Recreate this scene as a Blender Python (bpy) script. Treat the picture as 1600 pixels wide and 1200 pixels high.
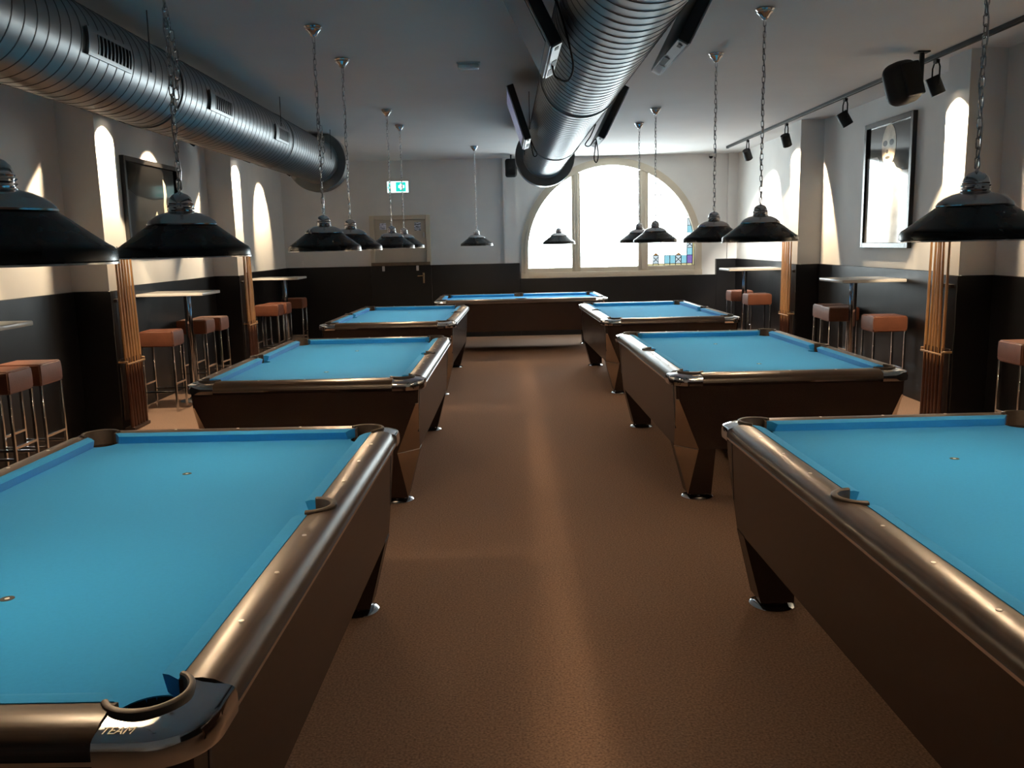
import bpy, bmesh, math, random
from mathutils import Vector, Matrix
random.seed(7)
PI = math.pi
scene = bpy.context.scene
COL = scene.collection
for o in list(bpy.data.objects):
    bpy.data.objects.remove(o)

# ------------------------------------------------------------------ camera
FPX, CAM_H = 1361.0, 1.58
pitch, yaw, roll = math.radians(9.167), math.radians(0.2346), math.radians(-1.2516)
fwd = Vector((math.sin(yaw) * math.cos(pitch), math.cos(yaw) * math.cos(pitch), -math.sin(pitch)))
rt = Vector((math.cos(yaw), -math.sin(yaw), 0))
up = rt.cross(fwd)
rx = math.cos(roll) * rt + math.sin(roll) * up
ux = -math.sin(roll) * rt + math.cos(roll) * up
cam_data = bpy.data.cameras.new('camera')
cam_data.sensor_fit = 'HORIZONTAL'
cam_data.sensor_width = 36.0
cam_data.lens = 36.0 * FPX / 1600.0
cam_data.clip_start = 0.05
cam = bpy.data.objects.new('camera', cam_data)
COL.objects.link(cam)
cam.matrix_world = Matrix(((rx.x, ux.x, -fwd.x, 0), (rx.y, ux.y, -fwd.y, 0), (rx.z, ux.z, -fwd.z, CAM_H), (0, 0, 0, 1)))
scene.camera = cam

# ------------------------------------------------------------------ light and exposure
SKY = 15.0            # daylight outside the arched window
BULB = 300.0         # pendant bulbs
SPOT_W = 190.0        # track spots
world = bpy.data.worlds.new('sky')
scene.world = world
world.use_nodes = True
bg = world.node_tree.nodes['Background']
bg.inputs[0].default_value = (0.86, 0.94, 1.0, 1)
bg.inputs[1].default_value = SKY
vs = scene.view_settings
scene.display_settings.display_device = 'sRGB'
vs.view_transform = 'Standard'
vs.look = 'None'
vs.exposure = 0.5
vs.gamma = 1.0
vs.use_curve_mapping = False
scene.cycles.use_denoising = True
scene.cycles.max_bounces = 8
scene.cycles.diffuse_bounces = 5
scene.cycles.sample_clamp_indirect = 6.0
scene.cycles.caustics_reflective = False
scene.cycles.caustics_refractive = False

# room
XL, XR, YB, YF, ZC = -3.77, 3.95, 15.1, -2.6, 3.0
ZW = 1.245
# arched window
WX, WR, WZB, WTOP = 1.812, 1.525, 0.98, 2.945
WZS = WTOP - WR
pd = bpy.data.lights.new('window_portal', 'AREA')
pd.shape = 'RECTANGLE'
pd.size, pd.size_y = 2 * WR, WTOP - WZB
pd.cycles.is_portal = True
po = bpy.data.objects.new('window_portal', pd)
COL.objects.link(po)
po.location = (WX, YB + 0.2, (WTOP + WZB) / 2)
po.rotation_euler = (-PI / 2, 0, 0)      # faces into the room

# ------------------------------------------------------------------ materials
MAT = {}
def material(name, color, rough=0.5, metal=0.0, noise=0.0, scale=20.0, bump=0.0, bscale=None, stretch=None,
             spec=0.5, coat=0.0, emit=None, estr=0.0, sheen=0.0, rough_var=0.0, anis=0.0):
    m = bpy.data.materials.new(name)
    m.use_nodes = True
    nt = m.node_tree
    b = nt.nodes['Principled BSDF']
    b.inputs['Base Color'].default_value = (*color, 1)
    b.inputs['Roughness'].default_value = rough
    b.inputs['Metallic'].default_value = metal
    b.inputs['Specular IOR Level'].default_value = spec
    b.inputs['Coat Weight'].default_value = coat
    b.inputs['Sheen Weight'].default_value = sheen
    if anis:
        b.inputs['Anisotropic'].default_value = anis
    if emit:
        b.inputs['Emission Color'].default_value = (*emit, 1)
        b.inputs['Emission Strength'].default_value = estr
    if noise or bump or rough_var:
        tc = nt.nodes.new('ShaderNodeTexCoord')
        mp = nt.nodes.new('ShaderNodeMapping')
        nt.links.new(tc.outputs['Object'], mp.inputs[0])
        if stretch:
            mp.inputs['Scale'].default_value = stretch
        nz = nt.nodes.new('ShaderNodeTexNoise')
        nz.inputs['Scale'].default_value = scale
        nz.inputs['Detail'].default_value = 5.0
        nt.links.new(mp.outputs[0], nz.inputs['Vector'])
        if noise:
            mx = nt.nodes.new('ShaderNodeMix')
            mx.data_type = 'RGBA'
            lo = [max(0, c * (1 - noise)) for c in color]
            hi = [min(1, c * (1 + noise)) for c in color]
            mx.inputs[6].default_value = (*lo, 1)
            mx.inputs[7].default_value = (*hi, 1)
            rp = nt.nodes.new('ShaderNodeMapRange')
            rp.inputs[1].default_value = 0.3
            rp.inputs[2].default_value = 0.7
            nt.links.new(nz.outputs['Fac'], rp.inputs[0])
            nt.links.new(rp.outputs[0], mx.inputs[0])
            nt.links.new(mx.outputs[2], b.inputs['Base Color'])
        if rough_var:
            rr = nt.nodes.new('ShaderNodeMapRange')
            rr.inputs[1].default_value = 0.3
            rr.inputs[2].default_value = 0.7
            rr.inputs[3].default_value = max(0, rough - rough_var)
            rr.inputs[4].default_value = rough + rough_var
            nt.links.new(nz.outputs['Fac'], rr.inputs[0])
            nt.links.new(rr.outputs[0], b.inputs['Roughness'])
        if bump:
            nb = nt.nodes.new('ShaderNodeTexNoise')
            nb.inputs['Scale'].default_value = bscale or scale
            nb.inputs['Detail'].default_value = 3.0
            nt.links.new(mp.outputs[0], nb.inputs['Vector'])
            bp = nt.nodes.new('ShaderNodeBump')
            bp.inputs['Strength'].default_value = bump
            bp.inputs['Distance'].default_value = 0.004
            nt.links.new(nb.outputs['Fac'], bp.inputs['Height'])
            nt.links.new(bp.outputs[0], b.inputs['Normal'])
    MAT[name] = m
    return m

def clear_material(name, tint, gloss=0.06):
    m = bpy.data.materials.new(name)
    m.use_nodes = True
    nt = m.node_tree
    nt.nodes.clear()
    out = nt.nodes.new('ShaderNodeOutputMaterial')
    tr = nt.nodes.new('ShaderNodeBsdfTransparent')
    tr.inputs[0].default_value = (*tint, 1)
    gl = nt.nodes.new('ShaderNodeBsdfGlossy')
    gl.inputs['Roughness'].default_value = 0.1
    mx = nt.nodes.new('ShaderNodeMixShader')
    mx.inputs[0].default_value = gloss
    nt.links.new(tr.outputs[0], mx.inputs[1])
    nt.links.new(gl.outputs[0], mx.inputs[2])
    nt.links.new(mx.outputs[0], out.inputs[0])
    MAT[name] = m
    return m

def sheet_material(name, paper, ink, scale):
    m = material(name, paper, 0.6)
    nt = m.node_tree
    b = nt.nodes['Principled BSDF']
    tc = nt.nodes.new('ShaderNodeTexCoord')
    mp = nt.nodes.new('ShaderNodeMapping')
    mp.inputs['Scale'].default_value = (1.0, 1.0, 3.0)
    nz = nt.nodes.new('ShaderNodeTexNoise')
    nz.inputs['Scale'].default_value = scale
    cr = nt.nodes.new('ShaderNodeValToRGB')
    cr.color_ramp.elements[0].position = 0.45
    cr.color_ramp.elements[1].position = 0.55
    cr.color_ramp.elements[0].color = (*ink, 1)
    cr.color_ramp.elements[1].color = (*paper, 1)
    nt.links.new(tc.outputs['Object'], mp.inputs[0])
    nt.links.new(mp.outputs[0], nz.inputs['Vector'])
    nt.links.new(nz.outputs['Fac'], cr.inputs[0])
    nt.links.new(cr.outputs[0], b.inputs['Base Color'])
    return m

material('carpet', (0.245, 0.158, 0.115), 0.95, noise=0.4, scale=120, bump=0.5, bscale=220, spec=0.1)
material('plaster', (0.80, 0.785, 0.76), 0.75, noise=0.03, scale=3, bump=0.06, bscale=90, spec=0.25)
material('ceiling_paint', (0.74, 0.735, 0.73), 0.85, noise=0.02, scale=2, spec=0.2)
material('black_panel', (0.0045, 0.0045, 0.0055), 0.36, bump=0.03, bscale=9, scale=4, rough_var=0.03, spec=0.3)
material('cream_paint', (0.60, 0.53, 0.42), 0.5, noise=0.03, scale=4)
material('door_paint', (0.50, 0.44, 0.36), 0.5, noise=0.03, scale=4)
material('felt', (0.020, 0.240, 0.575), 0.95, noise=0.025, scale=90, bump=0.05, bscale=600, spec=0.08, sheen=0.08)
material('rail_laminate', (0.058, 0.038, 0.027), 0.33, noise=0.28, scale=8, stretch=(14, 0.35, 14), rough_var=0.05)
material('rail_laminate_cross', (0.058, 0.038, 0.027), 0.33, noise=0.35, scale=8, stretch=(0.35, 14, 14), rough_var=0.05)
material('body_laminate', (0.020, 0.0105, 0.0085), 0.27, noise=0.05, scale=3, stretch=(0.6, 0.6, 4))
material('bronze_mirror', (0.50, 0.42, 0.34), 0.12, 1.0)
material('dark_body', (0.008, 0.006, 0.006), 0.35)
material('chrome', (0.78, 0.78, 0.80), 0.07, 1.0, rough_var=0.02, scale=30)
material('soft_chrome', (0.62, 0.62, 0.63), 0.18, 1.0)
material('pocket_rubber', (0.034, 0.025, 0.019), 0.5, noise=0.15, scale=40)
material('pocket_dark', (0.006, 0.006, 0.007), 0.6)
material('white_inlay', (0.80, 0.78, 0.74), 0.3)
material('spot_ring', (0.012, 0.012, 0.014), 0.5)
material('logo_ink', (0.85, 0.76, 0.60), 0.45)
material('shade_black', (0.0055, 0.005, 0.0055), 0.27, rough_var=0.03, scale=12, spec=0.38)
material('shade_white', (0.82, 0.80, 0.76), 0.6)
material('dome_metal', (0.56, 0.55, 0.55), 0.2, 1.0)
material('bulb_glow', (1, 0.9, 0.8), 0.4, emit=(1.0, 0.70, 0.42), estr=BULB)
material('galvanised', (0.285, 0.30, 0.31), 0.36, 1.0, noise=0.05, scale=3)
material('galvanised_seam', (0.10, 0.10, 0.105), 0.45, 1.0)
material('galvanised_ring', (0.22, 0.225, 0.23), 0.36, 1.0, noise=0.12, scale=6)
material('vent_dark', (0.012, 0.012, 0.014), 0.7)
material('cue_maple', (0.46, 0.245, 0.105), 0.34, noise=0.22, scale=16, stretch=(6, 6, 0.5))
material('cue_butt', (0.055, 0.017, 0.009), 0.28, noise=0.35, scale=16, stretch=(6, 6, 0.4))
material('rack_wood', (0.30, 0.18, 0.09), 0.4, noise=0.2, scale=20)
material('rack_dark', (0.020, 0.010, 0.007), 0.4, noise=0.2, scale=12)
material('brown_leather', (0.128, 0.043, 0.022), 0.5, noise=0.16, scale=10, bump=0.25, bscale=90)
material('table_top', (0.42, 0.40, 0.38), 0.28, noise=0.12, scale=14)
material('table_edge', (0.62, 0.60, 0.57), 0.3)
material('frame_black', (0.014, 0.013, 0.013), 0.25)
material('frame_silver', (0.35, 0.36, 0.38), 0.25, 1.0)
material('print_dark', (0.024, 0.025, 0.026), 0.06, noise=0.2, scale=2.5, spec=0.35)
material('print_mid', (0.07, 0.066, 0.06), 0.08, noise=0.25, scale=5, spec=0.3)
material('print_deep', (0.006, 0.006, 0.006), 0.08, spec=0.25)
material('print_pale', (0.62, 0.61, 0.58), 0.06, noise=0.3, scale=5)
material('print_skin', (0.52, 0.46, 0.36), 0.06, noise=0.3, scale=7)
material('black_plastic', (0.006, 0.006, 0.007), 0.6, spec=0.25)
material('satin_black', (0.005, 0.005, 0.006), 0.55, spec=0.25)
material('tv_back', (0.012, 0.012, 0.014), 0.4)
material('tv_bezel', (0.40, 0.42, 0.46), 0.35, noise=0.04, scale=20)
material('tv_port', (0.02, 0.02, 0.02), 0.5)
material('tv_label', (0.70, 0.72, 0.74), 0.5)
material('screen_off', (0.02, 0.021, 0.026), 0.15)
material('screen_on', (0.02, 0.021, 0.026), 0.15, emit=(0.46, 0.48, 0.85), estr=0.13)
material('lens_glow', (1, 0.95, 0.85), 0.3, emit=(1.0, 0.86, 0.66), estr=25.0)
material('sign_white', (0.8, 0.9, 0.9), 0.4, emit=(0.80, 1.0, 0.98), estr=1.15)
material('sign_green', (0.0, 0.4, 0.3), 0.4, emit=(0.01, 0.52, 0.46), estr=1.0)
material('brown_board', (0.10, 0.068, 0.042), 0.45, noise=0.2, scale=12)
material('grey_bracket', (0.45, 0.45, 0.45), 0.5)
material('brass', (0.55, 0.42, 0.25), 0.25, 1.0)
material('white_plastic', (0.62, 0.63, 0.62), 0.35)
material('cover_glass', (0.70, 0.72, 0.70), 0.12, coat=0.5)
material('lead', (0.035, 0.035, 0.04), 0.6)
sheet_material('sheet_print', (0.80, 0.82, 0.95), (0.35, 0.37, 0.5), 18)
sheet_material('sheet_print_dark', (0.60, 0.66, 0.78), (0.12, 0.14, 0.18), 22)
clear_material('pane_clear', (0.93, 0.95, 0.93))
clear_material('pane_cyan', (0.135, 0.195, 0.207))
clear_material('pane_violet', (0.117, 0.093, 0.162))
clear_material('pane_orange', (0.18, 0.117, 0.067))
clear_material('pane_yellow', (0.208, 0.19, 0.135))
clear_material('pane_pale', (0.19, 0.203, 0.206))

# ------------------------------------------------------------------ helpers
def mesh(name, verts, faces, mats, smooth=False, fmat=None, angle=None):
    me = bpy.data.meshes.new(name)
    me.from_pydata([tuple(v) for v in verts], [], faces)
    for m in (mats if isinstance(mats, (list, tuple)) else [mats]):
        me.materials.append(MAT[m])
    if fmat:
        for p, i in zip(me.polygons, fmat):
            p.material_index = i
    bm = bmesh.new(); bm.from_mesh(me)
    bmesh.ops.recalc_face_normals(bm, faces=bm.faces)
    bm.to_mesh(me); bm.free()
    if smooth:
        me.polygons.foreach_set('use_smooth', [True] * len(me.polygons))
        if angle:
            me.set_sharp_from_angle(angle=math.radians(angle))
    me.update()
    return me

def bm_mesh(name, bm, mats, smooth=False, angle=None):
    me = bpy.data.meshes.new(name)
    bmesh.ops.recalc_face_normals(bm, faces=bm.faces)
    bm.to_mesh(me); bm.free()
    for m in (mats if isinstance(mats, (list, tuple)) else [mats]):
        me.materials.append(MAT[m])
    if smooth:
        me.polygons.foreach_set('use_smooth', [True] * len(me.polygons))
        if angle:
            me.set_sharp_from_angle(angle=math.radians(angle))
    return me

def box_mesh(name, sx, sy, sz, mat, bevel=0.0, seg=2, off=(0, 0, 0)):
    bm = bmesh.new()
    bmesh.ops.create_cube(bm, size=1.0)
    for v in bm.verts:
        v.co = Vector((v.co.x * sx + off[0], v.co.y * sy + off[1], v.co.z * sz + off[2]))
    if bevel:
        bmesh.ops.bevel(bm, geom=list(bm.edges), offset=bevel, segments=seg, affect='EDGES', profile=0.5)
    return bm_mesh(name, bm, mat, smooth=bool(bevel), angle=40)

def lathe_mesh(name, prof, mat, n=32, axis='Z', closed=False, smooth=True, angle=35):
    """prof: list of (r, h); axis Z or Y"""
    V, F = [], []
    k = len(prof)
    for i in range(n):
        a = 2 * PI * i / n
        for r, h in prof:
            if axis == 'Z':
                V.append((r * math.cos(a), r * math.sin(a), h))
            else:
                V.append((r * math.cos(a), h, r * math.sin(a)))
    for i in range(n):
        j = (i + 1) % n
        rng = range(k) if closed else range(k - 1)
        for q in rng:
            q2 = (q + 1) % k
            F.append((i * k + q, j * k + q, j * k + q2, i * k + q2))
    me = mesh(name, V, F, mat, smooth, None, angle)
    bm = bmesh.new(); bm.from_mesh(me)
    bmesh.ops.remove_doubles(bm, verts=bm.verts, dist=1e-6)
    bmesh.ops.recalc_face_normals(bm, faces=bm.faces)
    bm.to_mesh(me); bm.free()
    return me

def tube_mesh(name, pts, r, mat, n=8, cap=True):
    pts = [Vector(p) for p in pts]
    V, F = [], []
    prev = None
    for i, p in enumerate(pts):
        t = (pts[min(i + 1, len(pts) - 1)] - pts[max(i - 1, 0)]).normalized()
        if prev is None:
            a = Vector((0, 0, 1)) if abs(t.z) < 0.9 else Vector((1, 0, 0))
            u = t.cross(a).normalized()
        else:
            u = (prev - t * prev.dot(t)).normalized()
        prev = u
        w = t.cross(u)
        rr = r[i] if isinstance(r, (list, tuple)) else r
        for k in range(n):
            an = 2 * PI * k / n
            V.append(p + u * (rr * math.cos(an)) + w * (rr * math.sin(an)))
    for i in range(len(pts) - 1):
        for k in range(n):
            k2 = (k + 1) % n
            F.append((i * n + k, i * n + k2, (i + 1) * n + k2, (i + 1) * n + k))
    if cap:
        F.append(tuple(range(n))); F.append(tuple((len(pts) - 1) * n + k for k in range(n)))
    return mesh(name, V, F, mat, True, None, 45)

def obj(name, me, parent=None, loc=(0, 0, 0), rot=(0, 0, 0)):
    o = bpy.data.objects.new(name, me)
    COL.objects.link(o)
    o.location = loc
    o.rotation_euler = rot
    o.parent = parent
    return o

def thing(name, label, cat, loc=(0, 0, 0), rotz=0.0, group=None):
    o = bpy.data.objects.new(name, None)
    o.empty_display_size = 0.1
    COL.objects.link(o)
    o.location = loc
    o.rotation_euler = (0, 0, rotz)
    tag(o, label, cat, group)
    return o

def tag(o, label, cat, group=None):
    o['label'] = label
    o['category'] = cat
    if group:
        o['group'] = group
    return o

def struct(name, me, label=None, loc=(0, 0, 0), rot=(0, 0, 0), parent=None):
    o = obj(name, me, parent, loc, rot)
    if parent is None:
        o['kind'] = 'structure'
    if label:
        o['label'] = label
    return o

def boolean(me, cutters, name):
    o = bpy.data.objects.new('tmp', me); COL.objects.link(o)
    cs = []
    for c in cutters:
        co = bpy.data.objects.new('cut', c); COL.objects.link(co); cs.append(co)
        md = o.modifiers.new('b', 'BOOLEAN'); md.operation = 'DIFFERENCE'; md.object = co; md.solver = 'EXACT'
    dg = bpy.context.evaluated_depsgraph_get(); dg.update()
    out = bpy.data.meshes.new_from_object(o.evaluated_get(dg))
    out.name = name
    for x in [o] + cs:
        bpy.data.objects.remove(x)
    return out

def cyl_mesh(x, y, z0, z1, r, n=40, mat='pocket_dark'):
    V = [(x + r * math.cos(2 * PI * i / n), y + r * math.sin(2 * PI * i / n), z) for z in (z0, z1) for i in range(n)]
    F = [tuple(range(n)), tuple(range(n, 2 * n))] + [(i, (i + 1) % n, n + (i + 1) % n, n + i) for i in range(n)]
    return mesh('cyl', V, F, mat)

# ------------------------------------------------------------------ room shell
def slab(name, x0, x1, y0, y1, z0, z1, mat, label=None, parent=None):
    me = box_mesh(name, x1 - x0, y1 - y0, z1 - z0, mat, off=((x0 + x1) / 2, (y0 + y1) / 2, (z0 + z1) / 2))
    return struct(name, me, label, parent=parent)

slab('floor', XL - .2, XR + .2, YF - .2, YB + .2, -0.1, 0.0, 'carpet', 'brown flecked carpet running down the aisle')
slab('ceiling', XL - .2, XR + .2, YF - .2, YB + .2, ZC, ZC + .12, 'ceiling_paint', 'plain off-white painted ceiling')
slab('wall_left', XL - .2, XL, YF - .2, YB + .2, 0, ZC, 'plaster', 'off-white plaster wall along the left tables')
slab('wall_right', XR, XR + .2, YF - .2, YB + .2, 0, ZC, 'plaster', 'off-white plaster wall along the right tables')
slab('wall_front', XL, XR, YF - .2, YF, 0, ZC, 'plaster', 'off-white plaster wall behind the viewer')

# back wall with the arched opening
def back_wall():
    T = 0.2
    n = 40
    arch = [(WX - WR * math.cos(PI * i / n), WZS + WR * math.sin(PI * i / n)) for i in range(n + 1)]
    loop = [(WX - WR, WZB)] + arch + [(WX + WR, WZB)]
    V, F = [], []
    def quad(a, b, c, d):
        i = len(V)
        for (x, z) in (a, b, c, d):
            V.append((x, YB, z))
        for (x, z) in (a, b, c, d):
            V.append((x, YB + T, z))
        F.append((i, i + 1, i + 2, i + 3)); F.append((i + 7, i + 6, i + 5, i + 4))
    quad((XL, 0), (WX - WR, 0), (WX - WR, ZC), (XL, ZC))
    quad((WX + WR, 0), (XR, 0), (XR, ZC), (WX + WR, ZC))
    quad((WX - WR, 0), (WX + WR, 0), (WX + WR, WZB), (WX - WR, WZB))
    for i in range(n):
        a, b = arch[i], arch[i + 1]
        quad(a, b, (b[0], ZC), (a[0], ZC))
    i0 = len(V)
    for (x, z) in loop:
        V.append((x, YB, z)); V.append((x, YB + T, z))
    m = len(loop)
    for i in range(m):
        j = (i + 1) % m
        F.append((i0 + 2 * i, i0 + 2 * j, i0 + 2 * j + 1, i0 + 2 * i + 1))
    return mesh('wall_back', V, F, 'plaster')
struct('wall_back', back_wall(), 'off-white plaster end wall around the arched window')

# pilasters (part of the side walls)
PIL_L = [(7.63, 7.98), (11.34, 11.69)]
PIL_R = [(7.07, 7.42), (11.02, 11.37)]
XPL, XPR = -3.45, 3.66
k = 1
for (a, b) in PIL_L:
    struct(f'wall_pilaster_{k}', box_mesh('pil', XPL - XL, b - a, ZC, 'plaster', off=((XPL + XL) / 2, (a + b) / 2, ZC / 2)), 'white plaster pilaster standing out of the left wall'); k += 1
for (a, b) in PIL_R:
    struct(f'wall_pilaster_{k}', box_mesh('pil', XR - XPR, b - a, ZC, 'plaster', off=((XPR + XR) / 2, (a + b) / 2, ZC / 2)), 'white plaster pilaster standing out of the right wall'); k += 1
struct('wall_pilaster_5', box_mesh('pil', .22, .07, ZC - ZW, 'plaster', off=(.09, YB - .035, (ZC + ZW) / 2)), 'narrow white plaster pilaster left of the arched window')
struct('wall_pilaster_6', box_mesh('pil', .16, .07, ZC - ZW, 'plaster', off=(XR - .08, YB - .035, (ZC + ZW) / 2)), 'narrow white plaster pilaster in the right corner')

# black lower panelling, one run per stretch of wall
tn = [0]
def panel(x0, x1, y0, y1, z1=ZW, label='black painted lower wall panelling'):
    tn[0] += 1
    me = box_mesh('trim', x1 - x0, y1 - y0, z1, 'black_panel', 0.004, 1, off=((x0 + x1) / 2, (y0 + y1) / 2, z1 / 2))
    struct(f'trim_{tn[0]}', me, label)
D = 0.018
ys = [YF] + [v for p in PIL_L for v in p] + [YB]
for i in range(0, len(ys), 2):
    panel(XL, XL + D, ys[i], ys[i + 1], label='black painted panelling on the lower left wall')
for (a, b) in PIL_L:
    panel(XL, XPL + D, a - D, b + D, label='black painted base of a left wall pilaster')
ys = [YF] + [v for p in PIL_R for v in p] + [YB]
for i in range(0, len(ys), 2):
    panel(XR - D, XR, ys[i], ys[i + 1], label='black painted panelling on the lower right wall')
for (a, b) in PIL_R:
    panel(XPR - D, XR, a - D, b + D, label='black painted base of a right wall pilaster')
panel(XL + D, -2.30, YB - D, YB, label='black painted panelling left of the door')
panel(-1.27, .24, YB - .09, YB, label='black painted panelling between door and window')
panel(.24, 3.60, YB - .09, YB, WZB, label='black painted panelling under the arched window')
panel(3.60, XR - D, YB - .09, YB, label='black painted panelling in the right corner')

# ------------------------------------------------------------------ door
door = thing('door_1', 'beige fire door with black lower half at the far end', 'door', (-1.785, YB, 0))
door['kind'] = 'structure'
del door['category']
obj('door_leaf', box_mesh('leaf', .88, .05, 2.02, 'door_paint', 0.004, 1, off=(0, -.02, 1.01)), door)
obj('lower_panel', box_mesh('lower', 1.03, .02, 1.247, 'black_panel', 0.003, 1, off=(0, -.094, .6235)), door)
for s in (-1, 1):
    obj('door_frame', box_mesh('jamb', .075, .09, 2.09, 'cream_paint', 0.006, 1, off=(s * .475, -.04, 1.045)), door)
obj('door_frame', box_mesh('head', .875, .09, .07, 'cream_paint', 0.006, 1, off=(0, -.04, 2.055)), door)
bd = obj('cross_board', box_mesh('board', 1.0, .05, .055, 'brown_board', 0.005, 1, off=(0, -.110, 1.275)), door)
for x in (-.30, .28):
    obj('bracket', box_mesh('br', .04, .03, .085, 'grey_bracket', 0.004, 1, off=(x, -.118, 1.2)), door)
hd = obj('handle_plate', box_mesh('plate', .035, .012, .18, 'brass', 0.004, 1, off=(.38, -.110, 1.03)), door)
obj('lever', tube_mesh('lever', [(.38, -.11, 1.07), (.38, -.155, 1.07), (.28, -.155, 1.065)], .009, 'brass'), hd)
obj('notice', box_mesh('sheet', .115, .004, .11, 'sheet_print', off=(-.29, -.048, 1.91)), door)
obj('notice', box_mesh('sheet', .11, .004, .14, 'sheet_print_dark', off=(.30, -.048, 1.90)), door)
obj('closer', box_mesh('closer', .03, .03, .08, 'grey_bracket', 0.004, 1, off=(.40, -.06, 1.76)), door)

# ------------------------------------------------------------------ arched window
win = thing('window_1', 'arched stained glass window glowing with daylight, cream wooden frame', 'window', (WX, YB, 0))
win['kind'] = 'structure'
del win['category']
FY0, FY1 = -0.05, 0.10        # frame depth in y
def arc_band(name, r0, r1, y0, y1, mat, n=48, z0=None, z1=None):
    """arch band r0..r1 with straight legs down to z0"""
    path = [(-1, 0, WZB)] + [(-math.cos(PI * i / n), math.sin(PI * i / n), WZS) for i in range(n + 1)] + [(1, 0, WZB)]
    V, F = [], []
    for (c, s, zb) in path:
        for r, y in ((r0, y0), (r1, y0), (r1, y1), (r0, y1)):
            V.append((c * r, y, zb + s * r))
    m = len(path)
    for i in range(m - 1):
        for q in range(4):
            q2 = (q + 1) % 4
            F.append((4 * i + q, 4 * i + q2, 4 * i + 4 + q2, 4 * i + 4 + q))
    F.append((0, 1, 2, 3)); F.append(tuple(4 * (m - 1) + q for q in range(4)))
    return mesh(name, V, F, mat, True, None, 30)
obj('frame_arch', arc_band('arch', WR - .085, WR + .02, FY0, FY1, 'cream_paint'), win)
obj('frame_bead', arc_band('bead', WR - .10, WR - .045, FY0 - .025, FY0, 'cream_paint'), win)
obj('frame_sill', box_mesh('sill', 2 * WR + .06, .17, .10, 'cream_paint', 0.008, 2, off=(0, .015, WZB + .045)), win)
obj('frame_sill_bead', box_mesh('sillb', 2 * WR - .1, .13, .075, 'cream_paint', 0.006, 1, off=(0, .025, WZB + .13)), win)
MUL = [(-.672, -.527), (.463, .628)]
for (a, b) in MUL:
    zt = WZS + math.sqrt((WR - .05) ** 2 - max(abs(a), abs(b)) ** 2)
    m = obj('mullion', box_mesh('mull', b - a, .13, zt - WZB - .09, 'cream_paint', 0.008, 2, off=((a + b) / 2, .02, (zt + WZB + .09) / 2)), win)
    obj('mullion_bead', box_mesh('mullb', (b - a) * .45, .03, zt - WZB - .13, 'cream_paint', 0.006, 1, off=((a + b) / 2, -.055, (zt + WZB + .09) / 2)), m)

def clip(poly, inside_pts):
    """Sutherland-Hodgman: clip poly by a convex polygon (counter-clockwise)"""
    out = poly
    m = len(inside_pts)
    for i in range(m):
        a, b = inside_pts[i], inside_pts[(i + 1) % m]
        ex, ez = b[0] - a[0], b[1] - a[1]
        side = lambda p: ex * (p[1] - a[1]) - ez * (p[0] - a[0])
        src, out = out, []
        for j in range(len(src)):
            p, q = src[j], src[(j + 1) % len(src)]
            sp, sq = side(p), side(q)
            if sp >= 0:
                out.append(p)
            if (sp >= 0) != (sq >= 0):
                t = sp / (sp - sq)
                out.append((p[0] + t * (q[0] - p[0]), p[1] + t * (q[1] - p[1])))
        if not out:
            return []
    return out

def area(poly):
    return abs(sum(poly[i][0] * poly[(i + 1) % len(poly)][1] - poly[(i + 1) % len(poly)][0] * poly[i][1] for i in range(len(poly)))) / 2

GR = WR - .085          # glass radius
GZ = WZB + .165         # glass bottom
def light_shape(xa, xb, n=24):
    pts = [(xa, GZ), (xb, GZ)]
    aa, ab = math.acos(max(-1, min(1, xb / GR))), math.acos(max(-1, min(1, xa / GR)))
    for i in range(n + 1):
        t = aa + (ab - aa) * i / n
        pts.append((GR * math.cos(t), WZS + GR * math.sin(t)))
    return pts

def prism(poly, y0, y1, mat):
    n = len(poly)
    V = [(x, y0, z) for x, z in poly] + [(x, y1, z) for x, z in poly]
    F = [tuple(range(n)), tuple(range(2 * n - 1, n - 1, -1))] + [(i, (i + 1) % n, n + (i + 1) % n, n + i) for i in range(n)]
    return mesh('pane', V, F, mat)

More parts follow.
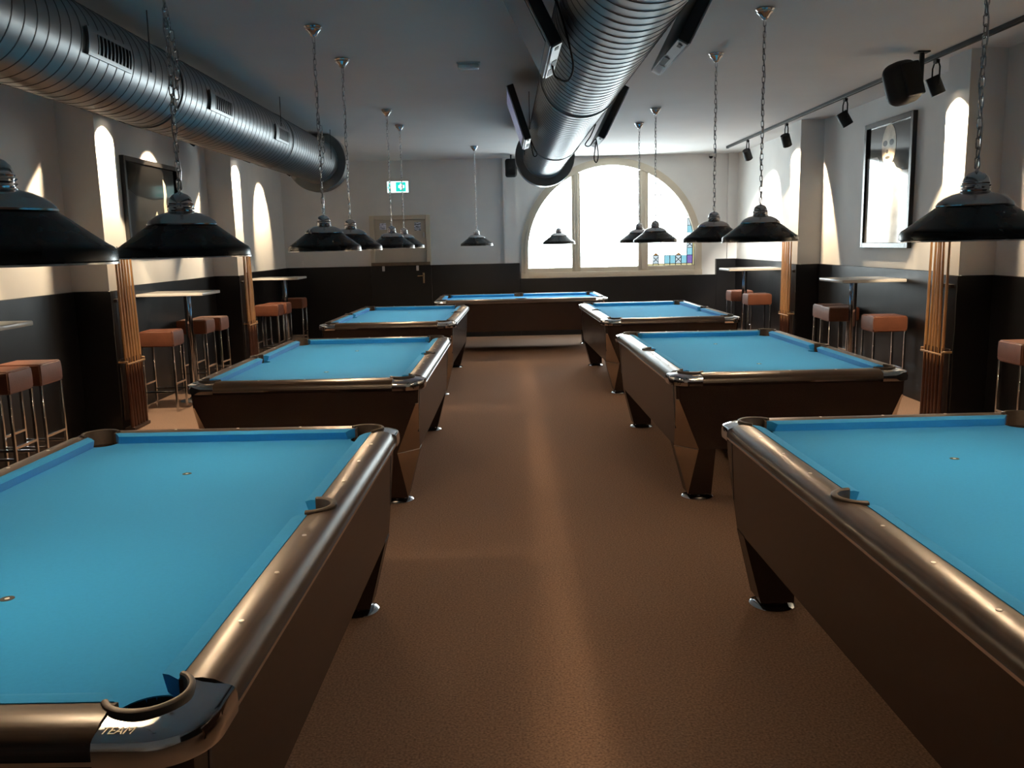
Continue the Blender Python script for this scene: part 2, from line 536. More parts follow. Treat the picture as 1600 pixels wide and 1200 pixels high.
def stained(xa, xb, side):
    """side 1: the right light, whose coloured border shows; the others are clear with a faint lead pattern"""
    shape = light_shape(xa, xb)
    lines = []
    def cell(x0, x1, z0, z1, mat, cross=0.0, frame=True):
        p = clip([(x0, z0), (x1, z0), (x1, z1), (x0, z1)], shape)
        if len(p) < 3 or area(p) < 2e-4:
            return
        obj('pane', prism(p, .035, .043, mat), win)
        for i in range(len(p)):
            lines.append((p[i], p[(i + 1) % len(p)]))
        if cross:
            cx, cz = (x0 + x1) / 2, (z0 + z1) / 2
            q = cross
            corners = [(cx - q, cz - q), (cx + q, cz + q), (cx - q, cz + q), (cx + q, cz - q)]
            if all(math.hypot(x, max(0, z - WZS)) < GR - .01 for x, z in corners):
                lines.append((corners[0], corners[1])); lines.append((corners[2], corners[3]))
    zb0, zb1 = GZ + .035, GZ + .175
    n = 8 if side else 10
    bw = (xb - xa - (.035 if side == 1 else 0)) / n
    xr = xb - (.035 if side == 1 else 0)
    BOT = ['clear', 'pale', 'clear', 'cyan', 'cyan', 'pale', 'cyan', 'violet']
    for c in range(n):
        x0, x1 = xa + c * bw, xa + (c + 1) * bw
        mat = 'pane_' + BOT[c] if side == 1 else 'pane_clear'
        x_motif = (c in (1, 5)) if side == 1 else c % 4 == 1
        cell(x0, x1, GZ, zb0, 'pane_yellow' if side == 1 else 'pane_clear')
        cell(x0, x1, zb0, zb1, mat, .046 if x_motif else 0)
        if x_motif and side == 1:
            cx = (x0 + x1) / 2
            obj('pane', prism([(cx - .05, zb1 + .004), (cx + .05, zb1 + .004), (cx, zb1 + .05)], .028, .033, 'pane_orange'), win)
    # yellow margin and border column on the right light
    if side == 1:
        cell(xr, xb, GZ, WZS + .35, 'pane_yellow')
        z, k = zb1, 0
        while z < WZS + GR * .8:
            cell(xr - bw, xr, z, z + .125, ('pane_cyan', 'pane_pale', 'pane_clear')[k % 3], .042 if k % 2 else 0)
            z += .125; k += 1
        x_in = xr - bw
    else:
        x_in = xb
    ncol = 3 if side else 5
    z = zb1
    while z < WZS + GR:
        z1 = z + .34
        for c in range(ncol):
            cell(xa + (x_in - xa) * c / ncol, xa + (x_in - xa) * (c + 1) / ncol, z, z1, 'pane_clear')
        z = z1
    V, F = [], []
    seen = set()
    w = .0042 if side == 1 else .0030
    for a, b in lines:
        key = tuple(sorted(((round(a[0], 3), round(a[1], 3)), (round(b[0], 3), round(b[1], 3)))))
        d = Vector((b[0] - a[0], b[1] - a[1]))
        if key in seen or d.length < .01:
            continue
        seen.add(key)
        nrm = Vector((-d.y, d.x)).normalized() * w
        i = len(V)
        for y in (.026, .052):
            for p, s in ((a, 1), (a, -1), (b, -1), (b, 1)):
                V.append((p[0] + s * nrm.x, y, p[1] + s * nrm.y))
        F += [(i, i + 1, i + 2, i + 3), (i + 4, i + 5, i + 6, i + 7)] + [(i + q, i + (q + 1) % 4, i + 4 + (q + 1) % 4, i + 4 + q) for q in range(4)]
    cm = obj('lead_came', mesh('came', V, F, 'lead'), win)
    cm['kind'] = 'stuff'
stained(-GR, MUL[0][0], -1)
stained(MUL[0][1], MUL[1][0], 0)
stained(MUL[1][1], GR, 1)

# ------------------------------------------------------------------ pool tables
W, L = 1.426, 2.50
HW, HL = W / 2, L / 2
PROFILE = [(0.0, .738), (0.0, .760), (.006, .774), (.018, .787), (.036, .7955), (.058, .799), (.082, .7985), (.104, .794), (.104, .738)]
CC = 0.18                  # length of the corner casting along each side
PC = (.135, .128, .070)    # corner pocket centre (from both edges) and radius
SC = (.112, .066)          # side pocket centre from the edge, radius

def sweep(name, path, mat, dz=0.0, smooth=True, prof=PROFILE):
    """path: list of (x, y, nx, ny) boundary points with inward normals"""
    V, F = [], []
    k = len(prof)
    for (x, y, nx, ny) in path:
        for d, z in prof:
            V.append((x + nx * d, y + ny * d, z + dz))
    for i in range(len(path) - 1):
        for q in range(k):
            q2 = (q + 1) % k
            F.append((i * k + q, i * k + q2, (i + 1) * k + q2, (i + 1) * k + q))
    F.append(tuple(range(k)))
    F.append(tuple((len(path) - 1) * k + q for q in range(k)))
    me = mesh(name, V, F, mat, smooth, None, 40)
    bm = bmesh.new(); bm.from_mesh(me)
    bmesh.ops.remove_doubles(bm, verts=bm.verts, dist=1e-5)
    bmesh.ops.recalc_face_normals(bm, faces=bm.faces)
    bm.to_mesh(me); bm.free()
    return me

TM = {}
# long rail on the +x side; the -x one is the same turned by 180 degrees
rail = sweep('rail_long', [(HW, -HL + CC, -1, 0), (HW, -.3, -1, 0), (HW, .3, -1, 0), (HW, HL - CC, -1, 0)], 'rail_laminate')
TM['rail_long'] = boolean(rail, [cyl_mesh(HW - SC[0], 0, .6, .9, SC[1])], 'rail_long')
TM['rail_long'].set_sharp_from_angle(angle=math.radians(35))
TM['rail_short'] = sweep('rail_short', [(HW - CC, HL, 0, -1), (0, HL, 0, -1), (-HW + CC, HL, 0, -1)], 'rail_laminate_cross')
# corner casting at (+x, +y)
R_ = .105
cpath = [(HW, HL - CC, -1, 0)]
for i in range(13):
    t = PI / 2 * i / 12
    cpath.append((HW - R_ + R_ * math.cos(t), HL - R_ + R_ * math.sin(t), -math.cos(t), -math.sin(t)))
cpath.append((HW - CC, HL, 0, -1))
CPROF = [(-.004, .730), (-.006, .745), (-.005, .768), (-.001, .779), (.005, .783), (.036, .7912), (.058, .7948), (.082, .7988), (.104, .803), (.104, .738)]
cast = sweep('corner_casting', cpath, 'chrome', prof=CPROF)
TM['corner_casting'] = boolean(cast, [cyl_mesh(HW - PC[0], HL - PC[1], .6, .9, PC[2])], 'corner_casting')
TM['corner_casting'].set_sharp_from_angle(angle=math.radians(35))

def arc_rim(cx, cy, r0, r1, a0, a1, z0, z1, mat, n=20):
    V, F = [], []
    for i in range(n + 1):
        t = a0 + (a1 - a0) * i / n
        for r, z in ((r0, z0), (r1, z0), (r1, z1 - .003), (r1 - .004, z1), (r0 + .003, z1), (r0, z1 - .003)):
            V.append((cx + r * math.cos(t), cy + r * math.sin(t), z))
    k = 6
    for i in range(n):
        for q in range(k):
            q2 = (q + 1) % k
            F.append((i * k + q, i * k + q2, (i + 1) * k + q2, (i + 1) * k + q))
    F.append(tuple(range(k))); F.append(tuple(n * k + q for q in range(k)))
    return mesh('rim', V, F, mat, True, None, 40)
TM['corner_rim'] = arc_rim(HW - PC[0], HL - PC[1], PC[2] - .004, PC[2] + .009, math.radians(45 - 105), math.radians(45 + 105), .742, .8065, 'pocket_rubber')
TM['side_rim'] = arc_rim(HW - SC[0], 0, SC[1] - .004, SC[1] + .015, math.radians(-88), math.radians(88), .742, .806, 'pocket_rubber')
cup = [(.068, .775), (.066, .70), (.060, .64), (.0, .625)]
TM['corner_cup'] = lathe_mesh('cup', cup, 'pocket_dark', 24)
# playing bed with pocket holes
bed = box_mesh('bed', W - .19, L - .19, .045, 'felt', off=(0, 0, .7335))
cuts = [cyl_mesh(sx * (HW - PC[0]), sy * (HL - PC[1]), .6, .9, PC[2] - .002) for sx in (-1, 1) for sy in (-1, 1)]
cuts += [cyl_mesh(s * (HW - SC[0]), 0, .6, .9, SC[1] - .002) for s in (-1, 1)]
TM['bed'] = boolean(bed, cuts, 'bed')

def cushion(s0, s1, n0, n1, fixed, along):
    """cushion prism: wood side from s0 to s1, nose from n0 to n1; 'fixed' half width, along 'x' or 'y' (for the + side)"""
    cs = [(.102, .7965), (.128, .7955), (.1475, .7895), (.136, .757), (.102, .757)]
    V = []
    for e in (0, 1):
        for d, z in cs:
            f = (d - .102) / (.1475 - .102)
            s = (s0 + (n0 - s0) * f) if e == 0 else (s1 + (n1 - s1) * f)
            V.append((fixed - d, s, z) if along == 'y' else (s, fixed - d, z))
    k = len(cs)
    F = [tuple(range(k)), tuple(range(k, 2 * k))] + [(q, (q + 1) % k, k + (q + 1) % k, k + q) for q in range(k)]
    return mesh('cushion', V, F, 'felt', True, None, 25)
TM['cushion_long_far'] = cushion(.068, HL - .178, .082, HL - .215, HW, 'y')
TM['cushion_long_near'] = cushion(-HL + .178, -.068, -HL + .215, -.082, HW, 'y')
TM['cushion_short'] = cushion(-HW + .186, HW - .186, -HW + .222, HW - .222, HL, 'x')
# body with slanted faceted corners
bm = bmesh.new()
T0, B0, ZT_, ZB_ = .030, .050, .738, .335
vt = [bm.verts.new((sx * (HW - T0), sy * (HL - T0), ZT_)) for sx, sy in ((-1, -1), (1, -1), (1, 1), (-1, 1))]
vb = [bm.verts.new((sx * (HW - B0), sy * (HL - B0), ZB_)) for sx, sy in ((-1, -1), (1, -1), (1, 1), (-1, 1))]
bm.faces.new(vt); bm.faces.new(vb[::-1])
for i in range(4):
    bm.faces.new((vb[i], vb[(i + 1) % 4], vt[(i + 1) % 4], vt[i]))
bm.normal_update()
FC = .125
PLATE = {}
for sx, sy in ((-1, -1), (1, -1), (1, 1), (-1, 1)):
    # small upright chamfer, then the tall slanted facet
    for (ca, za, cb, zb) in ((.016, ZT_, .016, ZB_), (.008, .668, FC, ZB_)):
        def edge_pt(c, z, which):
            t = (z - ZB_) / (ZT_ - ZB_)
            ins = B0 + (T0 - B0) * t
            x, y = sx * (HW - ins), sy * (HL - ins)
            return Vector((x - sx * c, y, z)) if which == 0 else Vector((x, y - sy * c, z))
        p0, p1 = edge_pt(cb, zb, 0), edge_pt(cb, zb, 1)
        p2 = (edge_pt(ca, za, 0) + edge_pt(ca, za, 1)) / 2
        nrm = (p1 - p0).cross(p2 - p0).normalized()
        if nrm.dot(Vector((sx, sy, 0))) < 0:
            nrm = -nrm
        r = bmesh.ops.bisect_plane(bm, geom=list(bm.verts) + list(bm.edges) + list(bm.faces), plane_co=p0, plane_no=nrm, clear_outer=True)
        ed = [e for e in r['geom_cut'] if isinstance(e, bmesh.types.BMEdge)]
        bmesh.ops.contextual_create(bm, geom=ed)
        if cb == FC:
            pts = list({tuple(round(c, 5) for c in v.co): v.co.copy() for e in ed for v in e.verts}.values())
            cen = sum(pts, Vector()) / len(pts)
            ax = (p1 - p0).normalized(); ay = nrm.cross(ax)
            pts.sort(key=lambda p: math.atan2((p - cen).dot(ay), (p - cen).dot(ax)))
            n_ = len(pts)
            VV = [p + nrm * .0006 for p in pts] + [cen + (p - cen) * .985 + nrm * .0022 for p in pts]
            FF = [tuple(range(n_)), tuple(range(n_, 2 * n_))] + [(i, (i + 1) % n_, n_ + (i + 1) % n_, n_ + i) for i in range(n_)]
            PLATE[sx, sy] = mesh('corner_plate', VV, FF, 'bronze_mirror')
bmesh.ops.remove_doubles(bm, verts=bm.verts, dist=1e-5)
TM['body'] = bm_mesh('body', bm, 'body_laminate')
# leg under the (+x, +y) corner: square foot growing to a chopped square at the body
lo0, lo1 = .128, .272      # distance of the foot square from the outer edges
to0, to1 = .048, .275
V = []
for (a, b) in ((lo1, lo1), (lo0, lo1), (lo0, lo0), (lo0, lo0), (lo1, lo0)):
    V.append((HW - a, HL - b, .035))
for (a, b) in ((to1, to1), (to0, to1), (to0, to0 + FC), (to0 + FC, to0), (to1, to0)):
    V.append((HW - a, HL - b, ZB_ + .002))
F = [(0, 1, 2, 4), (5, 6, 7, 8, 9), (0, 1, 6, 5), (1, 2, 7, 6), (2, 8, 7), (2, 4, 9, 8), (4, 0, 5, 9)]
V2 = V[:3] + V[4:]
remap = {0: 0, 1: 1, 2: 2, 3: 2, 4: 3, 5: 4, 6: 5, 7: 6, 8: 7, 9: 8}
F = [tuple(remap[i] for i in f) for f in F]
TM['leg'] = mesh('leg', V2, F, 'body_laminate')
FOOT = (lo0 + lo1) / 2
_a, _b, _c = Vector(V2[2]), Vector(V2[6]), Vector(V2[7])
_n = (_b - _a).cross(_c - _a).normalized()
if _n.x + _n.y < 0:
    _n = -_n
_m = (_a + _b + _c) / 3
TM['leg_plate'] = mesh('leg_plate', [p + _n * .0006 for p in (_a, _b, _c)] + [_m + (p - _m) * .97 + _n * .0022 for p in (_a, _b, _c)],
                       [(0, 1, 2), (3, 4, 5), (0, 1, 4, 3), (1, 2, 5, 4), (2, 0, 3, 5)], 'bronze_mirror')
TM['foot'] = lathe_mesh('foot', [(0, .0), (.098, .0), (.098, .006), (.088, .014), (.06, .022), (.052, .036), (0, .036)], 'chrome', 28)
def strip_box(x0, x1, y0, y1, z0, z1, mat):
    return box_mesh('strip', x1 - x0, y1 - y0, z1 - z0, mat, off=((x0 + x1) / 2, (y0 + y1) / 2, (z0 + z1) / 2))
TM['trim_long'] = strip_box(HW - .012, HW + .0045, -HL + CC, HL - CC, .739, .7475, 'chrome')
TM['trim_short'] = strip_box(-HW + CC, HW - CC, HL - .012, HL + .0045, .739, .7475, 'chrome')
TM['under_rail'] = strip_box(-HW + .05, HW - .05, -HL + .05, HL - .05, .700, .7345, 'dark_body')
V = []
for (yy) in (HL - .128, HL - .116):
    for z in (ZB_ + .12, ZT_ - .005):
        t = (z - ZB_) / (ZT_ - ZB_)
        x = HW - (B0 + (T0 - B0) * t)
        V += [(x - .004, yy, z), (x + .0015, yy, z)]
TM['joint'] = mesh('joint', V, [(0, 1, 3, 2), (4, 5, 7, 6), (1, 5, 7, 3), (0, 4, 6, 2), (0, 1, 5, 4), (2, 3, 7, 6)], 'dark_body')
TM['diamond'] = lathe_mesh('diamond', [(0, .0015), (.0062, .0015), (.0065, 0), (.0065, -.003)], 'white_inlay', 12)
ring = lathe_mesh('spot', [(.006, .0008), (.0165, .0008), (.017, 0.0)], 'spot_ring', 20)
TM['spot'] = ring
TM['spot_dot'] = lathe_mesh('dot', [(0, .0008), (.006, .0008)], 'white_inlay', 12)
# lettering on the castings
fc = bpy.data.curves.new('letters', 'FONT')
fc.body = 'TEAM'
fc.size = .022
fc.shear = .35
fc.align_x = 'CENTER'
fc.align_y = 'CENTER'
fc.extrude = .0004
fo = bpy.data.objects.new('tmp', fc); COL.objects.link(fo)
dg = bpy.context.evaluated_depsgraph_get(); dg.update()
TM['logo'] = bpy.data.meshes.new_from_object(fo.evaluated_get(dg))
bpy.data.objects.remove(fo)
TM['logo'].materials.clear(); TM['logo'].materials.append(MAT['logo_ink'])

# mirrored copies of corner pieces
def mirrored(me, sx, sy):
    if sx > 0 and sy > 0:
        return me
    m2 = me.copy()
    for v in m2.vertices:
        v.co.x *= sx; v.co.y *= sy
    if sx * sy < 0:
        m2.flip_normals()
    return m2
CM = {}
for sx in (-1, 1):
    for sy in (-1, 1):
        for n in ('corner_casting', 'corner_rim', 'leg', 'leg_plate', 'joint'):
            CM[n, sx, sy] = mirrored(TM[n], sx, sy)
SM = {}
for s in (-1, 1):
    for n in ('rail_long', 'side_rim', 'cushion_long_far', 'cushion_long_near', 'trim_long'):
        SM[n, s] = mirrored(TM[n], s, 1)
    for n in ('rail_short', 'cushion_short', 'trim_short'):
        SM[n, s] = mirrored(TM[n], 1, s)

PITCH = (L - 2 * .1475) / 8
def pool_table(label, x, y, rz):
    t = thing('pool_table', label, 'pool table', (x, y, 0), rz, 'pool tables with blue cloth')
    obj('body', TM['body'], t)
    obj('under_rail', TM['under_rail'], t)
    obj('playing_bed', TM['bed'], t)['label'] = 'bright blue cloth playing surface'
    for s in (-1, 1):
        r = obj('rail', SM['rail_long', s], t)
        obj('metal_trim', SM['trim_long', s], r)
        for i in (-3, -2, -1, 1, 2, 3):
            obj('diamond', TM['diamond'], r, (s * (HW - .062), i * PITCH, .7992))
        r = obj('rail', SM['rail_short', s], t)
        obj('metal_trim', SM['trim_short', s], r)
        for i in (-1, 0, 1):
            obj('diamond', TM['diamond'], r, (i * PITCH, s * (HL - .062), .7992))
        obj('cushion', SM['cushion_long_far', s], t)
        obj('cushion', SM['cushion_long_near', s], t)
        obj('cushion', SM['cushion_short', s], t)
        p = obj('side_pocket', SM['side_rim', s], t)
        obj('pocket_cup', TM['corner_cup'], p, (s * (HW - SC[0]), 0, -.022))
        sp = obj('cloth_spot', TM['spot'], t, (0, s * .58, .7562))
        obj('spot_centre', TM['spot_dot'], sp)
    for sx in (-1, 1):
        for sy in (-1, 1):
            c = obj('corner_casting', CM['corner_casting', sx, sy], t)
            c['label'] = 'polished chrome corner'
            obj('lettering', TM['logo'], c, (sx * (HW - .146), sy * (HL - .0205), .7882), (math.radians(14.8), 0, 0) if sy < 0 else (math.radians(14.8), 0, PI))
            p = obj('corner_pocket', CM['corner_rim', sx, sy], t)
            obj('pocket_cup', TM['corner_cup'], p, (sx * (HW - PC[0]), sy * (HL - PC[1]), -.022))
            lg = obj('leg', CM['leg', sx, sy], t)
            obj('foot', TM['foot'], lg, (sx * (HW - FOOT), sy * (HL - FOOT), 0))
            obj('facet_plate', CM['leg_plate', sx, sy], lg)
            obj('facet_plate', PLATE[sx, sy], t)['label'] = 'polished bronze triangular corner facet'
            obj('side_joint', CM['joint', sx, sy], t)
    return t

TABLES = [
    ('blue cloth pool table nearest on the left, spot marks on its cloth', -1.2179, 2.5909, -.0153),
    ('blue cloth pool table nearest on the right, cut off by the picture edge', 1.6569, 2.5552, .0137),
    ('second blue cloth pool table on the left, beside the first left cue rack', -1.2128, 6.3641, -.0096),
    ('second blue cloth pool table on the right, facing the framed portrait', 1.6594, 6.2971, .0115),
    ('third blue cloth pool table on the left, farthest of the left row', -1.225, 10.2492, -.0211),
    ('third blue cloth pool table on the right, farthest of the right row', 1.6668, 10.114, .0208),
    ('blue cloth pool table set crosswise before the arched window', .20, 13.15, PI / 2 + .012),
]
for a in TABLES:
    pool_table(*a)

# ------------------------------------------------------------------ pendant lamps
LZ = 1.557
PM = {}
PM['shade'] = lathe_mesh('shade', [(.236, 0), (.242, .004), (.241, .026), (.234, .036), (.222, .043), (.122, .118), (.118, .121), (.114, .118), (.216, .041), (.228, .032), (.234, .02), (.236, 0)], 'shade_black', 56)
PM['rim'] = lathe_mesh('rim', [(.237, .001), (.2445, .001), (.2445, -.0035), (.237, -.0035), (.237, .001)], 'soft_chrome', 56)
PM['reflector'] = lathe_mesh('reflector', [(.233, .003), (.231, .022), (.214, .038), (.112, .114), (.05, .14), (0, .145)], 'shade_white', 40)
PM['dome'] = lathe_mesh('dome', [(.125, .1175), (.126, .122), (.118, .133), (.100, .147), (.075, .159), (.048, .166), (.0, .168)], 'dome_metal', 48)
PM['collar'] = lathe_mesh('collar', [(.048, .163), (.050, .168), (.044, .173), (.050, .178), (.044, .183), (.050, .189), (.044, .194), (.046, .198), (0, .198)], 'chrome', 28, angle=20)
PM['cap'] = lathe_mesh('cap', [(.043, .196), (.043, .205), (.038, .219), (.027, .230), (.012, .236), (.006, .240), (.006, .247), (0, .248)], 'chrome', 28)
PM['canopy'] = lathe_mesh('canopy', [(.055, 0), (.058, -.008), (.046, -.018), (.050, -.026), (.034, -.042), (.022, -.062), (.009, -.070), (.0, -.071)], 'soft_chrome', 20, angle=15)
PM['bulb'] = lathe_mesh('bulb', [(0, .020), (.022, .026), (.036, .042), (.040, .060), (.034, .080), (.020, .098), (.014, .120), (0, .120)], 'bulb_glow', 16)
def chain_mesh(z0, z1, lump):
    V, F = [], []
    pitch_, i = .034, 0
    def link(z, turn, dx=0.0, dy=0.0):
        base = len(V)
        nseg, nr = 12, 5
        for a in range(nseg):
            t = 2 * PI * a / nseg
            # stadium outline
            cx, cz = .0085 * math.cos(t), .0085 * math.sin(t) + (.012 if math.sin(t) > 0 else -.012)
            for b in range(nr):
                u = 2 * PI * b / nr
                rr = .0026
                px = cx + rr * math.cos(u) * math.cos(t)
                pz = cz + rr * math.cos(u) * math.sin(t)
                py = rr * math.sin(u)
                x, y = (px, py) if turn == 0 else (py, px)
                V.append((x + dx, y + dy, z + pz))
        for a in range(nseg):
            for b in range(nr):
                a2, b2 = (a + 1) % nseg, (b + 1) % nr
                F.append((base + a * nr + b, base + a2 * nr + b, base + a2 * nr + b2, base + a * nr + b2))
    z = z0 + .02
    while z < z1:
        link(z, i % 2)
        i += 1
        z += pitch_
    if lump:           # slack loop of spare chain hanging beside
        z = z0 + lump
        k = 0
        while z > z0 + lump - .34:
            s = math.sin(PI * k / 10)
            link(z, k % 2, .024 * s, .008)
            k += 1
            z -= pitch_
    return mesh('chain', V, F, 'soft_chrome', True)
Z_TOP = ZC - LZ
PM['chain'] = chain_mesh(.246, Z_TOP - .066, 0)
PM['chain_loop'] = chain_mesh(.246, Z_TOP - .066, .62)
PM['cable'] = tube_mesh('cable', [(.010 * math.sin(i * 1.3), .010 * math.cos(i * 1.3), .246 + (Z_TOP - .30) * i / 16) for i in range(17)], .0028, 'soft_chrome', 6)
def pendant(label, x, y, loop=False, z=LZ):
    t = thing('pendant_lamp', label, 'pendant lamp', (x, y, z), 0, 'billiard pendant lamps')
    for n in ('shade', 'rim', 'reflector', 'dome', 'collar', 'cap', 'bulb', 'cable'):
        obj(n, PM[n], t)
    obj('chain', PM['chain_loop' if loop else 'chain'], t)
    obj('ceiling_canopy', PM['canopy'], t, (0, 0, Z_TOP))
LAMPS = [
    ('black pendant lamp cut off by the left edge, chrome cap', -1.135, 1.99, 1),
    ('large black pendant lamp with chrome dome before the left framed picture', -1.215, 3.344, 1),
    ('black pendant lamp nearer the viewer over the second left table', -1.215, 5.949, 1),
    ('black pendant lamp overlapped by its neighbour over the second left table', -1.215, 6.963, 0),
    ('black pendant lamp nearer the viewer over the third left table', -1.22, 9.523, 0),
    ('black pendant lamp farther away over the third left table', -1.225, 10.718, 0),
    ('black pendant lamp nearest of the two over the first right table', 1.66, 1.95, 1),
    ('large black pendant lamp with chrome dome cut by the right edge', 1.66, 3.125, 0),
    ('black pendant lamp nearer the viewer over the second right table', 1.66, 5.747, 0),
    ('black pendant lamp partly behind its neighbour over the second right table', 1.665, 7.044, 0),
    ('black pendant lamp before the right mullion over the third right table', 1.67, 9.823, 0),
    ('black pendant lamp before the centre pane, farther over the third right table', 1.67, 11.003, 0),
    ('black pendant lamp over the crosswise table against the white wall', -.425, 13.15, 0),
    ('black pendant lamp over the crosswise table against the left window pane', .80, 13.15, 0),
]
for (lb, x, y, lp) in LAMPS:
    pendant(lb, x, y, bool(lp))

# ------------------------------------------------------------------ ducts
def spiral_duct(name, r, y0, y1, pitch_=.105, n=56):
    prof = [(0.0, 0.0, 0), (.915, 0.0, 0), (.93, .0018, 1), (.985, .0018, 1), (1.0, 0.0, 1)]
    V, F, FM = [], [], []
    rows = int((y1 - y0) / pitch_)
    ringlist = []
    for j in range(rows):
        for (u, h, m) in prof[:-1]:
            ringlist.append((y0 + (j + u) * pitch_, r + h, m))
    ringlist.append((y0 + rows * pitch_, r, 0))
    for (y, rr, m) in ringlist:
        for i in range(n):
            a = 2 * PI * i / n
            V.append((rr * math.cos(a), y + pitch_ * (i / n), rr * math.sin(a)))
    R = len(ringlist)
    for j in range(R - 1):
        hi = ringlist[j][1] > r or ringlist[j + 1][1] > r
        for i in range(n - 1):
            F.append((j * n + i, j * n + i + 1, (j + 1) * n + i + 1, (j + 1) * n + i)); FM.append(1 if hi else 0)
        # close the helix: last column joins the first one a full pitch further
        k = j + 4
        if k + 1 < R:
            F.append((j * n + n - 1, k * n, (k + 1) * n, (j + 1) * n + n - 1)); FM.append(1 if hi else 0)
    return mesh(name, V, F, ['galvanised', 'galvanised_seam'], True, FM, 12)
def duct(label, x, z, r, y0, y1):
    t = thing('air_duct', label, 'air duct', (x, 0, z), 0, 'spiral ventilation ducts')
    obj('spiral_pipe', spiral_duct('pipe', r, y0, y1), t)
    obj('end_drum', lathe_mesh('drum', [(r - .01, y1 - .06), (r + .105, y1 - .06), (r + .112, y1 - .055), (r + .112, y1 + .17), (r + .10, y1 + .18), (0, y1 + .18)], 'galvanised_ring', 56, 'Y'), t)
    obj('end_collar', lathe_mesh('collar', [(r + .002, y1 - .13), (r + .012, y1 - .125), (r + .012, y1 - .065), (r + .002, y1 - .06)], 'galvanised', 56, 'Y'), t)
    obj('end_collar', lathe_mesh('cap', [(r - .01, y0), (r + .012, y0), (r + .012, y0 + .12), (r + .001, y0 + .125)], 'galvanised', 56, 'Y'), t)
    for yy in (3.0, 6.05, 9.1):
        obj('coupling_ring', lathe_mesh('coupling', [(r + .001, yy - .022), (r + .008, yy - .020), (r + .008, yy + .020), (r + .001, yy + .022)], 'galvanised', 56, 'Y'), t)
    for yy in (3.6, 5.5, 8.6, 11.0):
        for s in (-1, 1):
            obj('hanger_rod', tube_mesh('rod', [(s * (r + .004), yy, -.02), (s * (r + .006), yy, ZC - z)], .004, 'galvanised_seam', 6), t)
    return t
DZ, DR = 2.664, .266
dl = duct('large spiral galvanised duct with grilles along the left wall', -2.38, DZ, DR, -2.5, 11.45)
duct('large spiral galvanised duct over the central aisle ending in a wide ring', .53, 2.672, .268, -2.5, 11.45)
# grilles on the left duct, facing the aisle
def grille(y0, y1):
    g = obj('grille', None, dl)
    a0, a1 = math.radians(-17), math.radians(12)
    def patch(name, ya, yb, aa, ab, r0, r1, mat, n=6, parent=g):
        V, F = [], []
        for i in range(n + 1):
            a = aa + (ab - aa) * i / n
            for r in (r0, r1):
                for y in (ya, yb):
                    V.append((r * math.cos(a), y, r * math.sin(a)))
        for i in range(n):
            b = 4 * i
            F += [(b, b + 1, b + 5, b + 4), (b + 2, b + 6, b + 7, b + 3), (b, b + 4, b + 6, b + 2), (b + 1, b + 3, b + 7, b + 5)]
        F += [(0, 2, 3, 1), (4 * n, 4 * n + 1, 4 * n + 3, 4 * n + 2)]
        return obj(name, mesh(name, V, F, mat), parent)
    R0 = DR + .006
    fr = .022
    patch('grille_back', y0 + .01, y1 - .01, a0 + .04, a1 - .04, R0 - .006, R0 + .001, 'vent_dark')
    patch('grille_frame', y0, y1, a0, a0 + .075, R0 - .006, R0 + .012, 'galvanised')
    patch('grille_frame', y0, y1, a1 - .075, a1, R0 - .006, R0 + .012, 'galvanised')
    patch('grille_frame', y0, y0 + .10, a0 + .075, a1 - .075, R0 - .006, R0 + .011, 'galvanised')
    patch('grille_frame', y1 - fr, y1, a0 + .075, a1 - .075, R0 - .006, R0 + .012, 'galvanised')
    ns = 9
    for i in range(ns):
        y = y0 + .10 + (y1 - fr - y0 - .10) * (i + .5) / ns
        patch('grille_slat', y - .008, y + .006, a0 + .075, a1 - .075, R0 - .004, R0 + .010, 'galvanised_ring')
for (a, b) in ((2.85, 3.38), (4.68, 5.21), (6.55, 7.06), (8.37, 8.86)):
    grille(a, b)

# ------------------------------------------------------------------ screens hung beside the centre duct
def television(label, x, y0, y1, z0, height, tilt, side, on):
    """side -1: faces left, +1: faces right; bottom edge near (x, z0), top leans outwards"""
    t = thing('television', label, 'television', (x, (y0 + y1) / 2, z0), 0, 'televisions hung beside the duct')
    t.rotation_euler = (0, side * tilt, 0)
    w, th = y1 - y0, .055
    obj('casing', box_mesh('casing', th, w, height, 'tv_back', .006, 2, off=(0, 0, height / 2)), t)
    obj('bezel', box_mesh('bezel', .008, w - .002, height - .002, 'tv_bezel', .002, 1, off=(side * (th / 2 + .003), 0, height / 2)), t)
    obj('screen', box_mesh('screen', .003, w - .06, height - .07, 'screen_on' if on else 'screen_off', off=(side * (th / 2 + .0085), 0, height / 2)), t)
    be = obj('bottom_edge', box_mesh('bottom', th - .006, w - .01, .008, 'tv_bezel', .002, 1, off=(0, 0, -.003)), t)
    obj('port_recess', box_mesh('port', .026, .15, .006, 'tv_port', off=(-side * .006, .05, -.006)), be)
    obj('type_label', box_mesh('lab', .032, .16, .004, 'tv_label', off=(0, w / 2 - .13, -.0072)), be)
    obj('speaker_slot', box_mesh('slot', .018, .05, .004, 'tv_port', off=(0, -w / 2 + .07, -.0072)), be)
    return t
TVH = .46
television('television hung left of the centre duct, nearer the viewer', .245, 4.0, 4.74, 2.44, TVH, math.radians(27), -1, False)
television('television hung right of the centre duct, nearer the viewer', .80, 4.0, 4.72, 2.44, TVH, math.radians(27), 1, False)
television('television hung left of the centre duct, farther and lighting the ceiling', .21, 7.5, 8.25, 2.44, TVH, math.radians(18), -1, True)
television('television hung right of the centre duct, farther towards the window', .82, 7.5, 8.2, 2.44, TVH, math.radians(27), 1, True)
